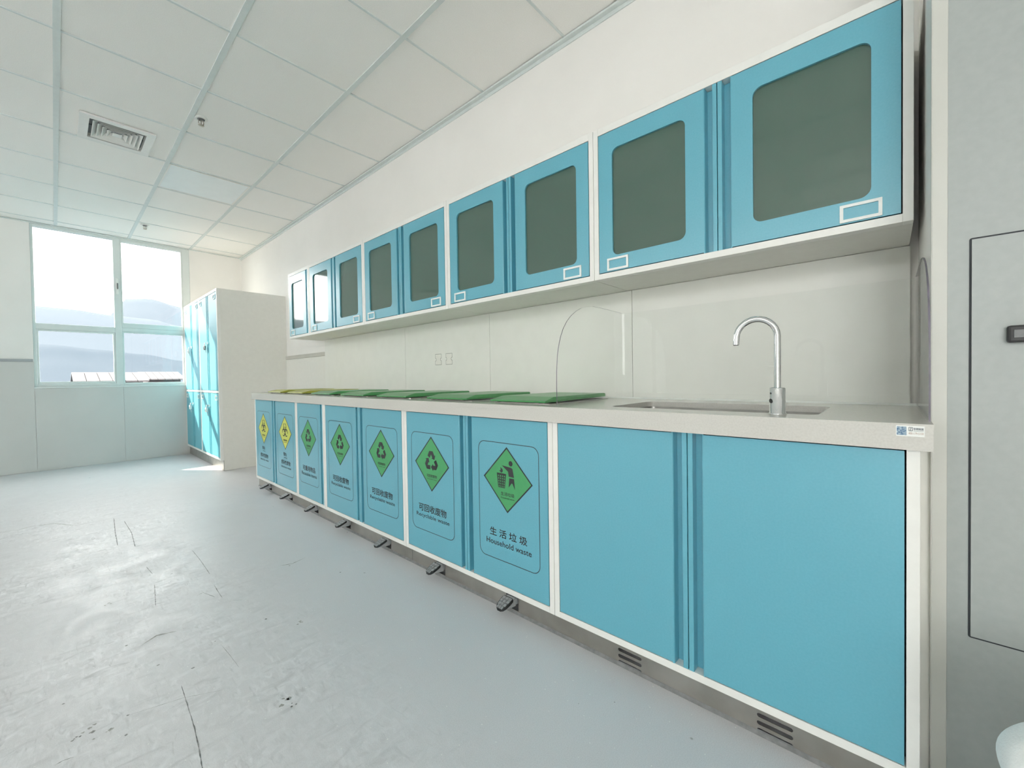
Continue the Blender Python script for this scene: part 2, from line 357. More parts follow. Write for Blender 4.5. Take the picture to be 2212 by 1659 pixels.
# ------------------------------------------------------------------ ceiling of separate tiles in a tee grid
ceil = struct(obj('ceiling', MB().box(XL-0.2, XW+0.2, YB-0.2, YF+0.2, ZC+0.02, ZC+0.2), 'slab'), 'suspended ceiling of square mineral tiles')
GX0, GY0, GP, GQ = 0.047, 1.841, 0.598, 0.602
gxs = [GX0+GP*k for k in range(-6, 4)]; gxs = [x for x in gxs if XL < x < XW-0.05]; gxe = [XL]+gxs+[XW-0.0]
gys = [GY0+GQ*k for k in range(-8, 9)]; gys = [y for y in gys if YB < y < YF-0.05]; gye = [YB]+gys+[YF]
tile_cache = {}
VENT = (0.336, 4.035, 0.19, 0.197)
for i in range(len(gxe)-1):
    for j in range(len(gye)-1):
        a, b, c, d = gxe[i], gxe[i+1], gye[j], gye[j+1]
        if abs(a-(GX0+GP)) < 0.01 and abs(c-(GY0+4*GQ)) < 0.01: continue      # light panel sits here
        wx, wy = b-a-0.004, d-c-0.004
        if a < VENT[0] < b and c < VENT[1] < d:
            me = flat([[(-wx/2, -wy/2), (wx/2, -wy/2), (wx/2, wy/2), (-wx/2, wy/2)],
                       [(VENT[0]-(a+b)/2+sx*0.165, VENT[1]-(c+d)/2+sy*0.172) for sx, sy in ((-1, -1), (1, -1), (1, 1), (-1, 1))]], 0.012)
            me = MB().mesh_from(me, lambda q: (q.x, q.y, q.z+0.006)).mesh('ceiling_tile')
        else:
            key = (round(wx, 3), round(wy, 3))
            if key not in tile_cache: tile_cache[key] = MB().box(-wx/2, wx/2, -wy/2, wy/2, 0, 0.012).mesh('ceiling_tile')
            me = tile_cache[key]
        link('ceiling_tile', me, 'tile', ceil, loc=((a+b)/2, (c+d)/2, ZC+0.002+random.uniform(-0.0006, 0.0006)), rot=(random.uniform(-.0012, .0012), random.uniform(-.0012, .0012), 0))
for x in gxs:
    obj('main_runner', MB().box(x-0.0135, x+0.0135, YB, YF, ZC-0.004, ZC+0.012), 'tee', ceil)
for y in gys:
    for a, b in zip(gxe[:-1], gxe[1:]):
        obj('cross_runner', MB().box(a+0.0135, b-0.0135, y-0.006, y+0.006, ZC-0.0035, ZC+0.010), 'tee', ceil)

# ceiling light panel (switched off)
lp = thing('ceiling_light', 'smooth pale square light panel set among the ceiling tiles', 'ceiling light', (GX0+1.5*GP, GY0+4.5*GQ, ZC-0.002))
e_ = GP/2-0.014
fme = flat([[(-e_, -e_), (e_, -e_), (e_, e_), (-e_, e_)], rrect(-e_+0.012, e_-0.012, -e_+0.012, e_-0.012, 0.004, 3)], 0.008)
link('frame', MB().mesh_from(fme, lambda c: (c.x, c.y, c.z+0.002)).mesh('frame'), 'white', lp)
obj('diffuser', MB().box(-e_+0.0125, e_-0.0125, -e_+0.0125, e_-0.0125, 0.001, 0.004), 'diffuser', lp)

# air diffuser
vt = thing('ceiling_vent', 'square white louvred air vent in the ceiling', 'vent', (VENT[0], VENT[1], ZC))
def ring(hx, hy, t, z0, hx2, hy2, z1, t2=None):
    """sloped square louvre: lower outline (hx,hy) at z0, upper (hx2,hy2) at z1, sheet thickness t"""
    mb = MB(); t2 = t2 or t
    lo = [(-hx, -hy), (hx, -hy), (hx, hy), (-hx, hy)]; up = [(-hx2, -hy2), (hx2, -hy2), (hx2, hy2), (-hx2, hy2)]
    li = [(-hx+t, -hy+t), (hx-t, -hy+t), (hx-t, hy-t), (-hx+t, hy-t)]; ui = [(-hx2+t2, -hy2+t2), (hx2-t2, -hy2+t2), (hx2-t2, hy2-t2), (-hx2+t2, hy2-t2)]
    vs = [(*p, z0) for p in lo]+[(*p, z1) for p in up]+[(*p, z0) for p in li]+[(*p, z1) for p in ui]
    fs = []
    for k in range(4):
        n = (k+1) % 4
        fs += [(k, n, 4+n, 4+k), (8+n, 8+k, 12+k, 12+n), (k, 8+k, 8+n, n), (4+k, 4+n, 12+n, 12+k)]
    return mb.add(vs, fs)
vh = flat([rrect(-VENT[2], VENT[2], -VENT[3], VENT[3], 0.003, 2), rrect(-0.142, 0.142, -0.150, 0.150, 0.002, 2)], 0.010)
link('flange', MB().mesh_from(vh, lambda c: (c.x, c.y, c.z-0.006)).mesh('flange'), 'white', vt, bevel=0.002)
obj('collar', ring(0.150, 0.158, 0.004, -0.006, 0.142, 0.15, 0.018), 'white', vt)
for k in range(5):
    hx = 0.122-0.0245*k; hy = 0.128-0.0255*k
    if k < 4: obj('louvre', ring(hx+0.004, hy+0.004, 0.003, -0.011, hx-0.019, hy-0.019, 0.012, 0.003), 'white', vt)
    else: obj('centre_plate', MB().box(-hx, hx, -hy, hy, -0.010, -0.004), 'white', vt, bevel=0.002)
obj('duct_shade', MB().box(-0.145, 0.145, -0.153, 0.153, 0.0165, 0.0185), 'ventshadow', vt)  # grey plate stands in for the shade up the duct
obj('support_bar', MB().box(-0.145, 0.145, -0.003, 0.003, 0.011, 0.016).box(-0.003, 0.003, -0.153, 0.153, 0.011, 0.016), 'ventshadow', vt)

# sprinkler heads
def sprinkler(x, y, label):
    t = thing('sprinkler', label, 'sprinkler', (x, y, ZC), 0, 'sprinkler heads on the ceiling')
    obj('flange', MB().lathe([(0.018, -0.006), (0.030, -0.006), (0.036, -0.003), (0.037, 0.004)], seg=28), 'white', t)
    obj('cup', MB().lathe([(0.0, -0.010), (0.015, -0.012), (0.022, -0.007), (0.022, 0.0)], seg=22), 'tread', t)
    fr = MB()
    for s in (-1, 1): fr.tube([(s*0.006, 0, -0.010), (s*0.014, 0, -0.020), (s*0.014, 0, -0.034), (s*0.004, 0, -0.046)], 0.0028, 8)
    obj('yoke', fr, 'brass', t)
    obj('bulb', MB().tube([(0, 0, -0.012), (0, 0, -0.044)], 0.003, 8), 'brass', t)
    obj('deflector', MB().lathe([(0, -0.050), (0.006, -0.050), (0.016, -0.047), (0.017, -0.0455), (0.0, -0.046)], seg=16), 'brass', t)
sprinkler(0.696, 3.392, 'brass sprinkler head on the tile nearest the square air vent')
sprinkler(0.716, 6.129, 'small sprinkler head on the ceiling above the window')

# ------------------------------------------------------------------ window
win = thing('window_1', 'big four-pane white aluminium window onto hazy mountains', 'window', (0, YF+0.05, 0)); del win['category']; struct(win)
def frame_bar(x0, x1, z0, z1, nm='frame_bar', d0=-0.03, d1=0.03): return obj(nm, MB().box(x0, x1, d0, d1, z0+H, z1+H), 'alu', win, bevel=0.002)
zb0 = WZ0-H; ztop = WZ1-H
frame_bar(WX0, -0.124, zb0, ztop); frame_bar(1.160, WX1, zb0, ztop)
frame_bar(0.503, 0.566, zb0, ztop, 'mullion')
frame_bar(-0.124, 0.503, 0.605, 0.668, 'transom'); frame_bar(0.566, 1.160, 0.625, 0.668, 'transom')
frame_bar(-0.124, 0.503, zb0, 0.0); frame_bar(0.566, 1.160, zb0, -0.015)
frame_bar(-0.124, 0.503, ztop-0.03, ztop); frame_bar(0.566, 1.160, ztop-0.03, ztop)
def sash(x0, x1, z0, z1, bw, bz0, y0, y1):
    s_ = obj('sash', MB().box(x0, x0+bw, y0, y1, z0+H, z1+H).box(x1-bw, x1, y0, y1, z0+H, z1+H).box(x0+bw, x1-bw, y0, y1, z0+H, z0+bz0+H).box(x0+bw, x1-bw, y0, y1, z1-bw+H, z1+H), 'alu', win, bevel=0.0015)
    obj('pane', MB().box(x0+bw, x1-bw, 0.0, 0.004, z0+bz0+H, z1-bw+H), 'glass', s_)
sash(-0.122, 0.501, 0.001, 0.604, 0.016, 0.022, -0.024, 0.02)
sash(0.567, 1.159, -0.014, 0.624, 0.014, 0.016, -0.022, 0.02)
obj('pane', MB().box(-0.124, 0.503, 0.0, 0.004, 0.668+H, ztop-0.03+H), 'glass', win)
sash(0.567, 1.159, 0.669, ztop-0.03, 0.012, 0.058, -0.032, 0.02)
hd = obj('handle', MB().box(0.522, 0.548, -0.036, -0.030, 1.07+H, 1.26+H), 'pale', win, bevel=0.003)
obj('lever', MB().box(0.529, 0.541, -0.062, -0.036, 1.13+H, 1.20+H), 'tread', hd, bevel=0.003)
for k, (a, b, p, q) in enumerate(FILL_WIN):  # frames and panes of the added fill-light windows
    wn = thing('window_%d' % (k+2), ('added narrow fill-light window in the unseen side wall', 'added high strip window for fill light in the unseen side wall', 'added tall fill-light window in the unseen side wall')[k], 'window', (XL-0.08, 0, 0)); del wn['category']; struct(wn)
    fb = MB().box(-0.03, 0.03, a, a+0.04, p, q).box(-0.03, 0.03, b-0.04, b, p, q).box(-0.03, 0.03, a+0.04, b-0.04, p, p+0.04).box(-0.03, 0.03, a+0.04, b-0.04, q-0.04, q)
    obj('frame', fb, 'alu', wn)
    obj('mullion', MB().box(-0.03, 0.03, (a+b)/2-0.025, (a+b)/2+0.025, p+0.04, q-0.04), 'alu', wn)
    for c, d in ((a+0.04, (a+b)/2-0.025), ((a+b)/2+0.025, b-0.04)): obj('pane', MB().box(0, 0.004, c, d, p+0.04, q-0.04), 'glass', wn)
struct(obj('trim_6', MB().box(WX0-0.004, WX1+0.004, YF-0.012, YF+0.02, WZ0-0.012, WZ0), 'alu', bevel=0.002), 'thin white sill under the window')

# ------------------------------------------------------------------ outside: hills and sheds
def ridge(name, y0, depth, prof, label, m, base, seed):
    """a hill body: crest line prof = [(x, z)], falling away to both sides"""
    rnd = random.Random(seed); xs_ = [p[0] for p in prof]; n = 160
    x0, x1 = xs_[0], xs_[-1]
    def crest(x):
        for (a, b), (c, d) in zip(prof[:-1], prof[1:]):
            if a <= x <= c:
                t = (x-a)/(c-a); t = t*t*(3-2*t); return b+(d-b)*t
        return prof[-1][1]
    ph = [(rnd.uniform(0, 6), rnd.uniform(0, 6)) for _ in range(6)]
    rows = [(-1.0, 0.0), (-0.75, 0.25), (-0.5, 0.50), (-0.28, 0.75), (-0.1, 0.93), (0, 1.0), (0.15, 0.9), (0.5, 0.5), (1.0, 0.0)]
    vs = []; fs = []
    for i in range(n+1):
        x = x0+(x1-x0)*i/n; c = crest(x)
        for t, hgt in rows:
            k = sum(math.sin(x/(x1-x0)*(14+9*q)+ph[q][0]+t*(3+q)+ph[q][1])/(1.5+q) for q in range(6))
            vs.append((x, y0+t*depth+k*depth*0.03, base+(c-base)*hgt+k*c*0.018*(1-abs(t)*0.3)))
    m_ = len(rows)
    for i in range(n):
        for j in range(m_-1): fs.append((i*m_+j, (i+1)*m_+j, (i+1)*m_+j+1, i*m_+j+1))
    o = obj(name, MB().add(vs, fs, True), m)
    return tag(o, label, 'hill')
ridge('hill', 420, 300, [(-420, 38), (-150, 34), (-30, 28), (0, 27.5), (20, 25), (45, 22.5), (70, 18), (120, 10), (260, 22), (420, 30)], 'nearest wooded hillside filling the lower window panes', 'hill', -25, 3)
ridge('mountain', 1250, 500, [(-1300, 210), (-400, 175), (-30, 156), (25, 155), (85, 149), (150, 146), (205, 134), (330, 110), (700, 150), (1300, 180)], 'pale mountain ridge seen in the left upper pane', 'hillfar', -30, 5)
ridge('mountain', 2600, 800, [(-2600, 330), (-700, 250), (0, 255), (165, 285), (222, 388), (310, 399), (430, 372), (700, 330), (1400, 420), (2600, 380)], 'farthest mountain rising in the right upper pane', 'hillfar', -40, 9)
gr = obj('ground', MB().box(-800, 800, 8, 1200, -9.0, -8.0), 'hill'); struct(gr, 'valley ground outside the window')
def shed(x0, x1, y0, y1, eave, ridge_h, label):
    t = thing('shed', label, 'building', ((x0+x1)/2, (y0+y1)/2, -8.0), 0, 'low sheds outside the window')
    wx, wy = (x1-x0)/2, (y1-y0)/2
    obj('wall', MB().box(-wx+0.5, wx-0.5, -wy+0.5, wy-0.5, 0, eave+8), 'shedwall', t)
    n = 6
    for k in range(n):
        a = -wx+2*wx*k/n; b = -wx+2*wx*(k+1)/n-0.05
        for s in (-1, 1):
            pr = [(s*wy, eave+7.9), (0, ridge_h+8), (0, ridge_h+8.15), (s*wy, eave+8.05)]
            obj('roof_sheet', MB().prism(pr, 'x', a, b), 'shedroof', t)
    for k in range(3):
        xx = -wx+wx*2*(k+0.5)/3
        obj('shed_window', MB().box(xx-1.0, xx+1.0, -wy+0.44, -wy+0.52, eave+6.1, eave+7.2), 'seam', t)
shed(1.2, 6.8, 58, 68, 1.15, 1.98, 'long low shed with a pale roof at the foot of the left lower pane')
shed(7.6, 11.9, 70, 80, 1.35, 2.25, 'shed with a gabled pale roof at the foot of the right lower pane')

# ------------------------------------------------------------------ signs printed on the bin doors
def tri(poly, k):
    a = math.radians(120*k); return [(x*math.cos(a)-y*math.sin(a), x*math.sin(a)+y*math.cos(a)) for x, y in poly]
ARROW = [(-.47, .42), (-.24, .82), (.20, .82), (.41, .485), (.52, .55), (.395, .17), (.02, .26), (.13, .325), (-.02, .57), (-.19, .27)]
def arc(cx, cy_, r0, r1, a0, a1, n=18):
    o = [(cx+r1*math.cos(math.radians(a0+(a1-a0)*k/n)), cy_+r1*math.sin(math.radians(a0+(a1-a0)*k/n))) for k in range(n+1)]
    i = [(cx+r0*math.cos(math.radians(a0+(a1-a0)*k/n)), cy_+r0*math.sin(math.radians(a0+(a1-a0)*k/n))) for k in range(n+1)]
    return o+i[::-1]
def tf(lp, s, cx, cz): return [(x*s+cx, y*s+cz) for x, y in lp]
def symbol(kind, cx, cz):
    mb = MB()
    def put(loops): mb.mesh_from(flat(loops), lambda c: (c.x, -0.0011, c.y))
    if kind == 'recycle':
        for k in range(3): put([tf(tri(ARROW, k), 0.062, cx, cz+0.012)])
    elif kind == 'biohazard':
        for k in range(3):
            a = 90+120*k; c = (0.47*math.cos(math.radians(a)), 0.47*math.sin(math.radians(a)))
            put([tf(arc(c[0], c[1], 0.33, 0.45, a+22, a+338), 0.068, cx, cz+0.018)])
            put([tf(arc(0, 0, 0.40, 0.49, a+16, a+104), 0.068, cx, cz+0.018)])
            d = math.radians(a)
            put([tf([(math.cos(d)*0.10-math.sin(d)*0.05, math.sin(d)*0.10+math.cos(d)*0.05), (math.cos(d)*0.10+math.sin(d)*0.05, math.sin(d)*0.10-math.cos(d)*0.05), (math.cos(d)*0.30+math.sin(d)*0.05, math.sin(d)*0.30-math.cos(d)*0.05), (math.cos(d)*0.30-math.sin(d)*0.05, math.sin(d)*0.30+math.cos(d)*0.05)], 0.068, cx, cz+0.018)])
    else:                                                     # figure dropping litter into a basket
        ox, oz = cx-1.131+1.131, cz
        g = lambda pts: [(cx+(1.131-y), cz+(z+0.415)) for y, z in pts]
        put([circ(cx+0.021, cz+0.069, 0.0105)])
        put([g([(1.158, -.358), (1.108, -.362), (1.100, -.366), (1.0925, -.400), (1.121, -.399), (1.124, -.380)])])
        put([g([(1.118, -.405), (1.0925, -.405), (1.088, -.448), (1.101, -.425), (1.106, -.424), (1.122, -.443)])])
        put([g([(1.166, -.366), (1.155, -.374), (1.153, -.382), (1.160, -.389), (1.166, -.386), (1.173, -.381), (1.165, -.378)])])
        outer = g([(1.187, -.391), (1.135, -.391), (1.143, -.450), (1.180, -.450)])
        holes = []
        for r_ in range(5):
            for c_ in range(4):
                z_ = -.399-.0105*r_; f_ = (-.391-z_)/.059; yl = 1.184-.0055*f_; yr = 1.138+.0065*f_
                st = (yl-yr)/4; a_ = yl-st*c_-0.0026
                holes.append(g([(a_, z_), (a_-st+0.0052, z_), (a_-st+0.0052, z_-.0066), (a_, z_-.0066)]))
        put([outer]+holes)
    return mb
def sign(door, cx, kind, cn, en, warn=False):
    cz = -0.415+H; top, bot = -0.266+H, -0.752+H
    me = flat([rrect(cx-0.165, cx+0.165, bot, top, 0.035), rrect(cx-0.1624, cx+0.1624, bot+0.0026, top-0.0026, 0.033)])
    link('sign_border', upright(me, -0.0005).mesh('sign_border'), 'ink', door)
    dm = lambda r: [(cx, cz-r), (cx+r, cz), (cx, cz+r), (cx-r, cz)]
    link('sign_outline', upright(flat([dm(0.1335), dm(0.1258)]), -0.0008).mesh('sign_outline'), 'ink', door)
    link('sign_diamond', upright(flat([dm(0.1268)]), -0.0006).mesh('sign_diamond'), 'signyellow' if kind == 'biohazard' else 'signgreen', door, label='yellow diamond' if kind == 'biohazard' else 'green diamond')
    obj('sign_symbol', symbol(kind, cx, cz), 'ink', door)
    def line(nm, txt, x, z, wd, hg, y, bold): obj(nm, print_text(MB(), txt, x, z, wd, hg, y, bold), 'ink', door)
    line('diamond_title', cn, cx+0.002, cz-0.058, 0.074 if kind != 'recycle' else 0.078, 0.0145, -0.0011, 0.018)
    line('diamond_caption', en, cx+0.002, cz-0.074, 0.074, 0.0052, -0.0011, 0.02)
    if warn:
        line('warning_title', '警告:', cx-0.008, -0.585+H, 0.070, 0.028, -0.0008, 0.014)
        line('warning_caption', 'warning', cx-0.004, -0.612+H, 0.064, 0.0135, -0.0008, 0.005)
        line('sign_title', cn, cx, -0.650+H, 0.190, 0.034, -0.0008, 0.014)
        line('sign_caption', en, cx+0.004, -0.6865+H, 0.205, 0.0175, -0.0008, 0.004)
    elif kind == 'litter':
        line('sign_title', ' '.join(cn), cx, -0.640+H, 0.203, 0.0335, -0.0008, 0.018)
        line('sign_caption', en, cx, -0.6815+H, 0.246, 0.0225, -0.0008, 0.012)
    else:
        line('sign_title', cn, cx, -0.638+H, 0.216, 0.0375, -0.0008, 0.016)
        line('sign_caption', en, cx, -0.6795+H, 0.258, 0.0245, -0.0008, 0.006)

# ------------------------------------------------------------------ cabinet doors with a finger channel and lip
ST = 0.022            # frame width
G = 0.0030            # joint round a door
def channel_profile(xf, xe):
    """cross-section (x,y) from the face edge xf to the door edge xe"""
    s = 1 if xe > xf else -1
    pts = [(xf, 0)]
    for k in range(1, 5):
        a = math.radians(90*k/4); pts.append((xf+s*0.005*math.sin(a), 0.005*(1-math.cos(a))))
    pts += [(xf+s*0.0060, 0.0310), (xe-s*0.0140, 0.0315), (xe-s*0.0140, 0.0015), (xe-s*0.0130, 0.0005), (xe-s*0.0008, 0.0005), (xe, 0.0015), (xe, 0.034), (xf, 0.034)]
    return pts
def door_mesh(xa, xe, z0, z1, hole=None):
    """xa: hinge edge, xe: meeting edge (channel side)"""
    s = 1 if xe > xa else -1; xf = xe-s*0.0435
    mb = MB()
    if hole:
        me = flat([[(min(xa, xf), z0), (max(xa, xf), z0), (max(xa, xf), z1), (min(xa, xf), z1)], hole], 0.022)
        mb.mesh_from(me, lambda c: (c.x, 0.011-c.z, c.y))
    else:
        mb.box(min(xa, xf), max(xa, xf), 0, 0.022, z0, z1)
    mb.prism(channel_profile(xf, xe), 'z', z0-0.004, z1+0.002)
    return mb
def carcass(t, wd, z0, z1, depth, m='white', top=True, hollow=False):
    f = MB(); e = 0.0009
    f.box(e, ST, 0, 0.036, z0, z1).box(wd-ST, wd-e, 0, 0.036, z0, z1).box(ST, wd-ST, 0, 0.036, z0, z0+ST)
    if top: f.box(ST, wd-ST, 0, 0.036, z1-ST-0.006, z1)
    obj('frame', f, m, t, bevel=0.0008)
    b = MB()
    if hollow: b.box(e, 0.018, 0.038, depth, z0, z1).box(wd-0.018, wd-e, 0.038, depth, z0, z1).box(0.018, wd-0.018, 0.038, depth, z0, z0+0.018).box(0.018, wd-0.018, depth-0.01, depth, z0+0.018, z1)
    else: b.box(e, wd-e, 0.038, depth, z0+0.0005, z1-0.0005)
    obj('body', b, 'carcass', t)
    obj('joint', MB().box(0, wd, 0.0345, 0.0375, z0+ST-0.001, z1-(ST if top else 0.001)), 'seam', t)

ZB0, ZB1 = -0.877+H, -0.1655+H            # base cabinets
def base_cabinet(u, wd, label, single=False, signs=()):
    t = thing('base_cabinet', label, 'cabinet', (D, Y0-u*W, 0), FR, 'turquoise base cabinets under the worktop')
    carcass(t, wd, ZB0, ZB1, 0.60, top=False, hollow=not signs)
    z0, z1 = ZB0+ST+G, ZB1-0.005
    if single:
        d = obj('door', door_mesh(ST+G, wd-ST-G, z0, z1), 'blue', t)
        if signs: sign(d, (ST+G+wd-ST-G-0.0435)/2, *signs[0])
        return t
    c = wd/2
    a = obj('door', door_mesh(ST+G, c-0.0012, z0, z1), 'blue', t)
    b = obj('door', door_mesh(wd-ST-G, c+0.0012, z0, z1), 'blue', t)
    if signs:
        m = (ST+G+c-0.0447)/2
        sign(a, m, *signs[0]); sign(b, wd-m, *signs[1])
    return t
INF = ('biohazard', '感染性废物', 'Infectious waste', True)
REC = ('recycle', '可回收废物', 'Recyclable waste')
base_cabinet(0, W, 'turquoise base cabinet with two yellow biohazard diamonds, at the window end', signs=(INF, INF))
base_cabinet(1, W/2, 'narrow single-door turquoise base cabinet with the Reusable items sign', single=True, signs=(('recycle', '可重用物品', 'Reusable items'),))
base_cabinet(1.5, W, 'turquoise base cabinet with Recyclable waste signs on both doors', signs=(REC, REC))
base_cabinet(2.5, W, 'turquoise base cabinet with one Recyclable waste and one Household waste sign', signs=(REC, ('litter', '生活垃圾', 'Household waste')))
sk = base_cabinet(3.5, W, 'plain turquoise base cabinet without signs under the sink')
obj('added_filler', MB().box(W+0.001, W+0.020, 0.10, 0.115, 0.0, ZB1), 'carcass', sk)  # added board lightens the end gap, which would go black

# stainless plinth with pedal cut-outs and vent slots
PED = [3.930, 3.468, 2.999, 2.526, 2.060, 1.588, 1.126]
RC = 0.013
pl = thing('plinth', 'stainless kick plate under the base cabinets with pedal openings and vent slots', 'plinth', (D+RC, Y0, 0), FR)
def slot(x0, x1, z0, z1): return rrect(x0, x1, z0, z1, (z1-z0)/2-0.0001, 5)
def plinth_panel(ya, yb):
    x0, x1 = Y0-ya, Y0-yb
    loops = [[(x0, 0.004), (x1, 0.004), (x1, ZB0-0.0005), (x0, ZB0-0.0005)]]
    for y in PED:
        if yb < y < ya: x = Y0-y; loops.append([(x-0.033, 0.012), (x+0.033, 0.012), (x+0.033, ZB0-0.002), (x-0.033, ZB0-0.002)])
    for ys in (0.616, 0.215):
        if yb < ys < ya:
            for zc in (-0.8935, -0.9133, -0.933): loops.append(slot(Y0-ys-0.040, Y0-ys+0.040, zc*1.008+H-0.0053, zc*1.008+H+0.0053))
    me = flat(loops, 0.0015)
    return link('panel', upright(me, 0.0008).mesh('panel'), 'plinth', pl)
plinth_panel(4.225, 1.826); plinth_panel(1.823, -0.052)
obj('shade_backing', MB().box(0.03, Y0+0.05, 0.30, 0.305, 0.002, ZB0-0.001), 'seam', pl)  # black sheet stands in for the shade behind the openings
obj('end_panel', MB().box(0.024, 0.0255, 0.0, 0.5, 0.004, ZB0-0.001), 'plinth', pl)
obj('floor_seal', MB().prism([(-0.006, 0.0005), (0.002, 0.0005), (0.002, 0.012), (-0.001, 0.009)], 'x', 0.024, Y0+0.05), 'tread', pl)

# foot pedals
def make_pedal():
    t = thing('foot_pedal', '', 'pedal', (0, 0, 0), FR, 'foot pedals under the bin doors')
    tilt = math.radians(21)
    def P(x, l, h):           # l: along the pad, 0 at the rear, h: above pad plane
        y = -0.022-l*math.cos(tilt)-h*0.3; z = 0.0685-l*math.sin(tilt)+h
        return (x, y, z)
    out = [(-0.022, -0.004), (0.022, -0.004), (0.027, 0.004), (0.027, 0.022), (0.024, 0.042), (0.018, 0.056), (0.008, 0.062), (-0.008, 0.062), (-0.018, 0.056), (-0.024, 0.042), (-0.027, 0.022), (-0.027, 0.004)]
    def slab(o, h0, h1, ins=0.0):
        mb = MB(); n = len(o); vs = [P(x, l, h0) for x, l in o]
        vs += [P(x*(1-ins*30), 0.030+(l-0.030)*(1-ins*30), h1) for x, l in o]
        return mb.add(vs, [tuple(range(n)), tuple(range(n, 2*n))[::-1]]+[(i, n+i, n+(i+1) % n, (i+1) % n) for i in range(n)])
    pad = obj('pad', slab(out, -0.009, 0.0, 0.001), 'dark', t)
    tr = MB()
    for r in range(4):
        for c in range(3):
            hw = (0.0235, 0.0235, 0.021, 0.016)[r]
            x0 = -hw+c*2*hw/3+0.001; x1 = x0+2*hw/3-0.002; l0 = 0.001+r*0.0148; l1 = l0+0.0130
            lo = [P(x, l, -0.0005) for x, l in ((x0, l0), (x1, l0), (x1, l1), (x0, l1))]; hi = [P(x, l, 0.0018) for x, l in ((x0, l0), (x1, l0), (x1, l1), (x0, l1))]
            tr.add(lo+hi, [(4, 7, 6, 5), (0, 1, 5, 4), (1, 2, 6, 5), (2, 3, 7, 6), (3, 0, 4, 7)])
    obj('tread_block', tr, 'treadlight', pad)
    a = MB()
    top = [P(-0.015, 0.056, -0.0095), P(0.015, 0.056, -0.0095), P(0.021, -0.018, -0.0075), P(-0.021, -0.018, -0.0075)]
    a.add(top+[(-0.012, -0.066, 0.034), (0.012, -0.066, 0.034), (0.020, 0.003, 0.030), (-0.020, 0.003, 0.030)],
          [(0, 3, 2, 1), (4, 5, 6, 7), (0, 1, 5, 4), (1, 2, 6, 5), (2, 3, 7, 6), (3, 0, 4, 7)])
    a.box(-0.020, 0.020, 0.003, 0.060, 0.034, 0.060)
    obj('arm', a, 'greyplastic', t, bevel=0.002)
    return t
ped0 = make_pedal()
PLAB = ['leftmost foot pedal, at the window end of the plinth', 'foot pedal under the second biohazard door', 'foot pedal under the Reusable items door', 'foot pedal under the first Recyclable waste door',
        'foot pedal under the middle Recyclable waste door', 'foot pedal under the last Recyclable waste door', 'nearest foot pedal, under the Household waste door']
for i, y in enumerate(PED):
    o = ped0 if i == 0 else copy_tree(ped0)
    o.location = (D+RC-0.002, y, 0); o['label'] = PLAB[i]

# ------------------------------------------------------------------ worktop, sink, lids
ZT = -0.110+H; TX0 = 1.192; TY0, TY1 = -0.0705, 4.259
ct = thing('worktop', 'long cream speckled stone worktop over the base cabinets', 'worktop', (TX0, TY1, 0), FR)
LT = TY1-TY0
SX0, SX1, SY0, SY1 = TY1-0.727, TY1-0.132, 1.314-TX0, 1.650-TX0
me = flat([[(0, -0.640), (LT, -0.640), (LT, 0), (0, 0)], rrect(SX0, SX1, -SY1, -SY0, 0.028)], 0.02)
slabm = MB().mesh_from(me, lambda c: (c.x, -c.y, ZT-0.010+c.z))
slabm.box(0, LT, 0.0, 0.014, ZT-0.0555, ZT-0.0195).box(0, 0.014, 0.014, 0.60, ZT-0.0555, ZT-0.0195).box(LT-0.010, LT, 0.014, 0.60, ZT-0.0555, ZT-0.0195)
obj('slab', slabm, 'stone', ct)
obj('upstand_seal', MB().prism([(0.616, ZT), (0.624, ZT), (0.624, ZT+0.007)], 'x', 0.1, LT-0.002), 'pale', ct)
# supplier's sticker on the worktop edge
stx = TY1-0.005
lbl = obj('sticker', MB().box(LT-0.0565, LT-0.0135, -0.0006, 0.0, ZT-0.0265, ZT-0.0045), 'pale', ct, label='small white supplier sticker on the worktop edge')
obj('sticker_foil', MB().box(LT-0.0555, LT-0.0405, -0.0010, -0.0006, ZT-0.0245, ZT-0.0065), 'hologram', lbl)
sx = MB(); sme = flat([rrect(LT-0.0375, LT-0.0310, ZT-0.0155, ZT-0.0070, 0.0012, 3), rrect(LT-0.0368, LT-0.0317, ZT-0.0148, ZT-0.0077, 0.0008, 3)])
sx.mesh_from(sme, lambda c: (c.x, -0.0009, c.y))
print_text(sx, 'Z', LT-0.03425, ZT-0.01125, 0.0036, 0.0058, -0.0009, 0.0)
print_text(sx, '华邦科技', LT-0.0225, ZT-0.0108, 0.0150, 0.0050, -0.0009, 0.02)
sx.box(LT-0.030, LT-0.015, -0.0009, -0.0007, ZT-0.0152, ZT-0.0147)
obj('sticker_print', sx, 'inkblue', lbl)
obj('sticker_number', print_text(MB(), '400-179-5100', LT-0.0262, ZT-0.0200, 0.0225, 0.0045, -0.0009, 0.01), 'orangeink', lbl)

